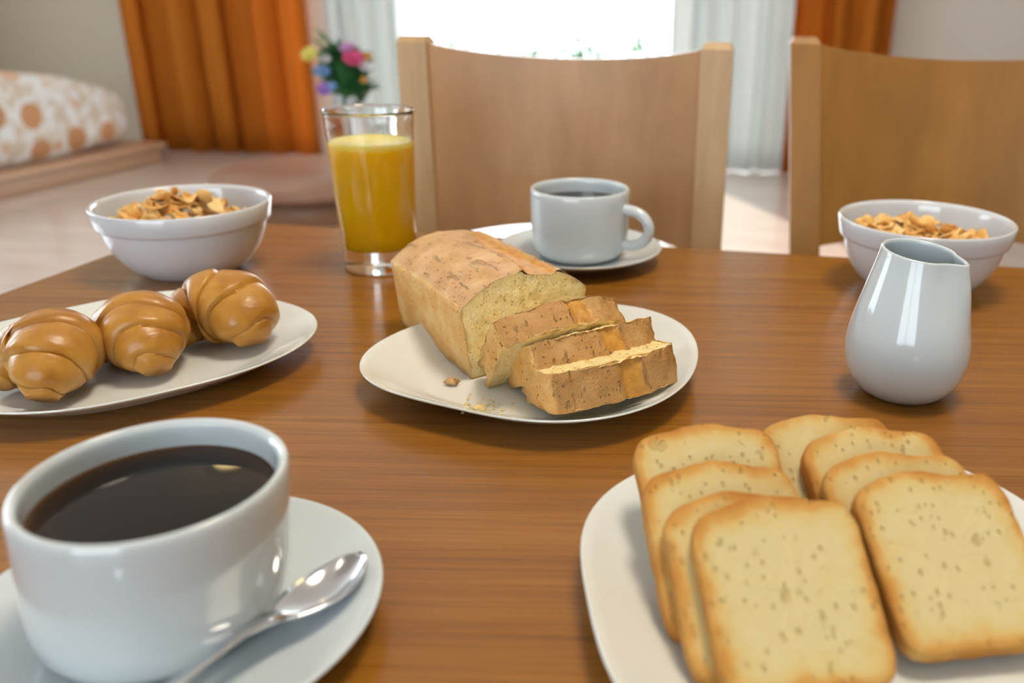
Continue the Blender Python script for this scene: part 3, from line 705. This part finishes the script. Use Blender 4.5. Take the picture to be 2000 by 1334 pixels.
def cap(name, P, y, parent, mat, inset, rough, seed, outward):
    V, F = [], []; n = len(P); cx = sum(p[0] for p in P)/n; cz = sum(p[1] for p in P)/n; qs = [1, .985, .95, .88, .8, .7, .6, .5, .4, .3, .2, .1]
    for q in qs:
        for (x, z, *_r) in P:
            xx, zz = cx+(x-cx)*q*inset, cz+(z-cz)*q*inset; V.append((xx, y+outward*(rough*(fbm((xx, zz, seed), 130)+.6*fbm((xx, zz, seed), 350))+.0012*(1-q)**.5), zz))
    for j in range(len(qs)-1):
        for i in range(n): F.append((j*n+i, j*n+(i+1) % n, (j+1)*n+(i+1) % n, (j+1)*n+i))
    F.append(tuple(range((len(qs)-1)*n, len(qs)*n))); return mesh(name, V, F, mat, parent)
P1 = []
for p in P0:
    x, z, s, dk = p
    if s == 0:
        c = .0485+.003*math.sin(.006*70); wd = .0115
        if abs(x-c) < wd: z -= .0026*min(1, (wd-abs(x-c))/.0022)
    P1.append((x, z))
cut = cap('crumb', P1, .0072, lf, M_crumb, .998, .0011, 3.0, -1)
cut['label'] = 'pale yellow cut face'

def cake_slice(label, s_, phi, hs, hd, T, off, yaw, seed, roll=0.0):
    org = LB+LD*s_+LL*off; t = empty('cake_slice', org, LROT+yaw)
    t.rotation_euler = (math.radians(phi), roll, LROT+yaw); tag(t, label, 'cake slice', 'slices cut from the loaf cake')
    P = cross(WD-.003, hs, hd); n = len(P); V, F, B1, B2, B3 = [], [], [], [], []; k = 9; sd = seed*7.3
    for j in range(k):
        q = j/(k-1); y = T*q
        for (x, z, s, dk) in P:
            d = Vector((x-WD/2, 0, z-.02)).normalized(); nz = .0014*fbm((x+sd, y, z), 90)+.0011*fbm((x+sd, y, z), 240)+.0006*fbm((x+sd, y, z), 520)
            if j in (0, k-1): nz -= .0005
            if s == 1 and x < .01: nz += .0042*min(0, fbm((z+sd, y*1.5, 2), 75))          # broken left side
            g = 0.0
            if s == 0:
                c = .046+.003*math.sin(y*120+seed); wd = .0075*(1+.4*fbm((y, seed, 1), 150))
                if abs(x-c) < wd: g = min(1, (wd-abs(x-c))/.002)
                nz -= .0014*g
            V.append((x+d.x*nz, y+(.0009*fbm((x, z, seed+j), 140) if j in (0, k-1) else 0), z+d.z*nz)); B1.append(s); B2.append(g); B3.append(min(1, dk+.75*(s == 0)))
    for j in range(k-1):
        for i in range(n): F.append((j*n+i, j*n+(i+1) % n, (j+1)*n+(i+1) % n, (j+1)*n+i))
    mesh('crust', V, F, M_crust, t, attrs={'side': B1, 'glaze': B2, 'dark': B3})
    a = cap('crumb', P, .0006, t, M_crumb, .998, .001, seed, -1); b = cap('crumb', P, T-.0006, t, M_crumb, .998, .0013, seed+5, 1)
    return t
cake_slice('cake slice leaning against the cut end of the loaf', .010, 40, .045, .055, .0170, .002, 0, 1.0)
cake_slice('cake slice in the middle, lying between two other slices', .018, 62, .045, .054, .0195, .012, math.radians(1), 2.0)
cake_slice('front cake slice lying flat near the plate edge', .034, 77, .044, .052, .0215, .011, math.radians(0), 3.0)

def nugget(name, p, s, seed, mat):
    bm = bmesh.new(); bmesh.ops.create_icosphere(bm, subdivisions=2, radius=1)
    for v in bm.verts:
        f = 1+.5*fbm(v.co+Vector((seed, 0, 0)), 1.6); v.co = Vector((v.co.x*s*f*1.4, v.co.y*s*f, max(-.55, v.co.z)*s*f*.75))
    me = bpy.data.meshes.new(name); bm.to_mesh(me); bm.free(); me.polygons.foreach_set('use_smooth', [True]*len(me.polygons)); me.materials.append(mat)
    o = bpy.data.objects.new(name, me); col.objects.link(o); o.location = p; return o
tag(nugget('cake_crumb', (-.0925, .4475, TZ+.0056), .0027, 3, M_crust), 'brown cake crumb on the bare side of the cake plate', 'crumb')
tag(nugget('cake_crumb', (-.0718, .4125, TZ+.0058), .0030, 8, M_crumb), 'pale cake crumb in front of the broken slice', 'crumb')
V, F = [], []; rc = random.Random(4)
for k in range(60):
    p = Vector((-.074+max(-.006, min(.02, rc.gauss(0, .009))), .420+max(-.01, min(.014, rc.gauss(0, .006))), TZ+.0043)); s = rc.uniform(.0003, .0011); i = len(V)
    V += [p+Vector((s, 0, 0)), p+Vector((-s, .3*s, 0)), p+Vector((0, s, 0)), p+Vector((0, -s, .2*s)), p+Vector((0, .2*s, s)), p-Vector((0, 0, .6*s))]
    F += [(i, i+2, i+4), (i+2, i+1, i+4), (i+1, i+3, i+4), (i+3, i, i+4), (i+2, i, i+5), (i+1, i+2, i+5), (i+3, i+1, i+5), (i, i+3, i+5)]
tag(mesh('crumbs', V, F, M_crumb, smooth=False), 'fine crumbs scattered on the plate before the cake', 'crumbs', None, 'stuff')

# ------------------------------------------------------------------ toast
def toast_mesh(seed):
    r = random.Random(seed); W, L, T = .0293, .0335, .0090; n = 96; out = []; ph = r.uniform(0, 6)
    for k in range(n):
        a = 2*PI*k/n; c, s = math.cos(a), math.sin(a); ex = 8.0 if s < 0 else 5.6
        q = (abs(c)**ex+abs(s)**ex)**(-1/ex); x, y = W*q*c, L*q*s
        if s > 0: y += .0016*math.cos(x/W*PI*1.5+ph*.2)*(1 if s > .4 else s/.4); x *= 1+.03*math.exp(-((y-L*.6)/.006)**2)
        else: x *= 1-.03*(y/L)**2
        nz = 1+.014*fbm((c+seed, s, 0), 2.2)+.009*fbm((c*2+seed, s*2, 3), 3); out.append((x*nz, y*nz))
    V, F, A = [], [], []; prof = [(.08, 0, 0), (.25, 0, 0), (.42, 0, 0), (.58, 0, .03), (.70, 0, .13), (.80, 0, .30), (.88, 0, .52), (.94, 0, .76), (.975, -.0005, .82), (.993, -.0014, .95), (1.0, -.003, 1.0), (1.003, -T/2, .95), (1.0, -T+.003, 1.0), (.99, -T+.0012, .95), (.97, -T+.0004, .85), (.93, -T, .6), (.7, -T, .06), (.3, -T, 0)]
    for q, z, b in prof:
        for k, (x, y) in enumerate(out):
            g = .00045*fbm((x*q+seed, y*q, z), 120)+.0004*fbm((x*q+seed, y*q, z), 350); top = .12*max(0, y/L)*b
            V.append((x*q*(1+g*6), y*q*(1+g*6), z+(g if z > -.001 else -g)+.0006*(q**4) * (1 if z > -.003 else 0))); A.append(min(1.1, b*(.86+.5*fbm((x+seed, y, 1), 45))+top))
    m_ = len(prof)
    for j in range(m_-1):
        for k in range(n): F.append((j*n+k, j*n+(k+1) % n, (j+1)*n+(k+1) % n, (j+1)*n+k))
    F.append(tuple(range(n))[::-1]); F.append(tuple(range((m_-1)*n, m_*n)))
    o = mesh('toast_slice', V, F, M_toast, attrs={'brown': A}); return o, L
def place_toast(top, bot, label, seed, roll=0.0, wdir=None):
    o, L = toast_mesh(seed); top, bot = Vector(top), Vector(bot); yv = (top-bot).normalized(); xv = Vector(wdir or (.99, .13, 0)); xv = (xv-yv*xv.dot(yv)).normalized(); zv = xv.cross(yv)
    R = Matrix((xv, yv, zv)).transposed() @ Matrix.Rotation(roll, 3, 'Y')
    o.matrix_world = Matrix.Translation(bot+yv*L) @ R.to_4x4(); return tag(o, label, 'toast', 'slices of toast on the front plate')
ut = Vector((-.1355, .8554, .5)).normalized()*.067
TL = [((.0365, .3177, .7969), 'rearmost toast slice of the left row, nearest the cake'), ((.0395, .2929, .7936), 'second toast slice from the back of the left row'), ((.0463, .2730, .7927), 'third toast slice from the back of the left row, mostly covered'), ((.0552, .2626, .797), 'front toast slice of the left row, fully in view')]
TR = [((.0886, .3333, .7948), 'rearmost toast slice of the right row, nearest the milk jug'), ((.1045, .3189, .7963), 'second toast slice from the back of the right row'), ((.1084, .2994, .7959), 'third toast slice from the back of the right row, mostly covered'), ((.1161, .2831, .797), 'front toast slice of the right row, fully in view')]
for k, (p, lab) in enumerate(TL+TR): p = Vector(p); place_toast(p, p-ut, lab, 31+k, rnd.uniform(-.02, .02), (math.cos(.157+rnd.uniform(-.04, .04)), math.sin(.157), 0))

# ------------------------------------------------------------------ croissant rolls
def croissant(label, path, radii, edges, seed, zb):
    """path of centre points, base radius along it, and layer edges in 0..1 where a wrap ends"""
    P = smooth_prof(path, 34); n = len(P); Rr = smooth_prof([(r, 0, 0) for r in radii], 34); seg = 56; V, F, A = [], [], []
    mid = .5
    for i, p in enumerate(P):
        t = i/(n-1); tg = (P[min(i+1, n-1)]-P[max(i-1, 0)]).normalized(); s = tg.cross(Vector((0, 0, 1))).normalized(); u = s.cross(tg).normalized(); r = Rr[i].x
        for k in range(seg):
            a = 2*PI*k/seg; tt = t+.035*math.sin(a+seed)+.012*math.sin(3*a+seed*2); st = 0.0
            up_ = sorted(e for e in edges if e < mid); dn_ = sorted(1-e for e in edges if e > mid)
            q_, es = (tt, [-.12]+up_+[.62]) if tt < mid else (1-tt, [-.12]+dn_+[.62])
            for e0, e1 in zip(es, es[1:]):                        # each wrap swells quickly from its lip, then sinks under the next
                if e0 <= q_ < e1: sl_ = (q_-e0)/(e1-e0); st = .30*(1-math.exp(-sl_/.10))*(1-.42*sl_)
            rr = r*(.84+st)*(1+.035*fbm((math.cos(a)+seed, math.sin(a), t*4), 1.4))+.0002*fbm((a*3, t*30, seed), 1)
            q = p+s*(rr*math.cos(a))+u*(rr*.93*math.sin(a)); V.append(Vector((q.x, q.y, max(q.z, zb+.0002*math.sin(9*a)))))
            A.append(max(0.0, min(1.0, (.62-abs(math.sin(a))*1.0-.35*max(0, math.sin(a)))*.9+.25*fbm((math.cos(a), t*3, seed), 1.2)))*.65)
    for i in range(n-1):
        for k in range(seg): F.append((i*seg+k, i*seg+(k+1) % seg, (i+1)*seg+(k+1) % seg, (i+1)*seg+k))
    F.append(tuple(range(seg))[::-1]); F.append(tuple(range((n-1)*seg, n*seg)))
    o = mesh('croissant_roll', V, F, M_crois, attrs={'pale': A}); return tag(o, label, 'croissant', 'croissant rolls on the left plate')
ZP = TZ+.0036
def shift(path, dx, dy, k=1.0):
    c = path[3]; return [(c[0]+(p[0]-c[0])*k+dx, c[1]+(p[1]-c[1])*k+dy, ZP+(p[2]-ZP)*k) for p in path]
croissant('golden croissant roll at the left edge of the plate, nearest the front cup', shift([(-.2910, .4110, ZP+.0075), (-.2920, .4185, ZP+.0155), (-.2945, .4300, ZP+.0215), (-.3010, .4420, ZP+.0225), (-.3130, .4440, ZP+.019), (-.3220, .4340, ZP+.0145), (-.3230, .4240, ZP+.010)], -.007, -.006), [.007, .0155, .0205, .0225, .0200, .015, .007], [.08, .25, .41, .64, .82], 1.0, ZP)
croissant('golden croissant roll in the middle of the three', shift([(-.2490, .4440, ZP+.0075), (-.2535, .4490, ZP+.0145), (-.2600, .4570, ZP+.020), (-.2680, .4680, ZP+.0225), (-.2820, .4740, ZP+.018), (-.2930, .4700, ZP+.013), (-.2980, .4620, ZP+.009)], -.0075, -.001), [.007, .0150, .0205, .0230, .0205, .015, .007], [.08, .24, .40, .62, .80], 2.3, ZP)
croissant('golden croissant roll on the right of the three, nearest the plate corner', shift([(-.2120, .4880, ZP+.0085), (-.2160, .4930, ZP+.0165), (-.2235, .5020, ZP+.0225), (-.2370, .5090, ZP+.0245), (-.2510, .5080, ZP+.020), (-.2590, .4990, ZP+.014), (-.2570, .4890, ZP+.010)], -.008, -.002), [.0085, .0165, .0215, .0235, .0205, .0145, .008], [.09, .30, .47, .66, .82], 4.1, ZP)
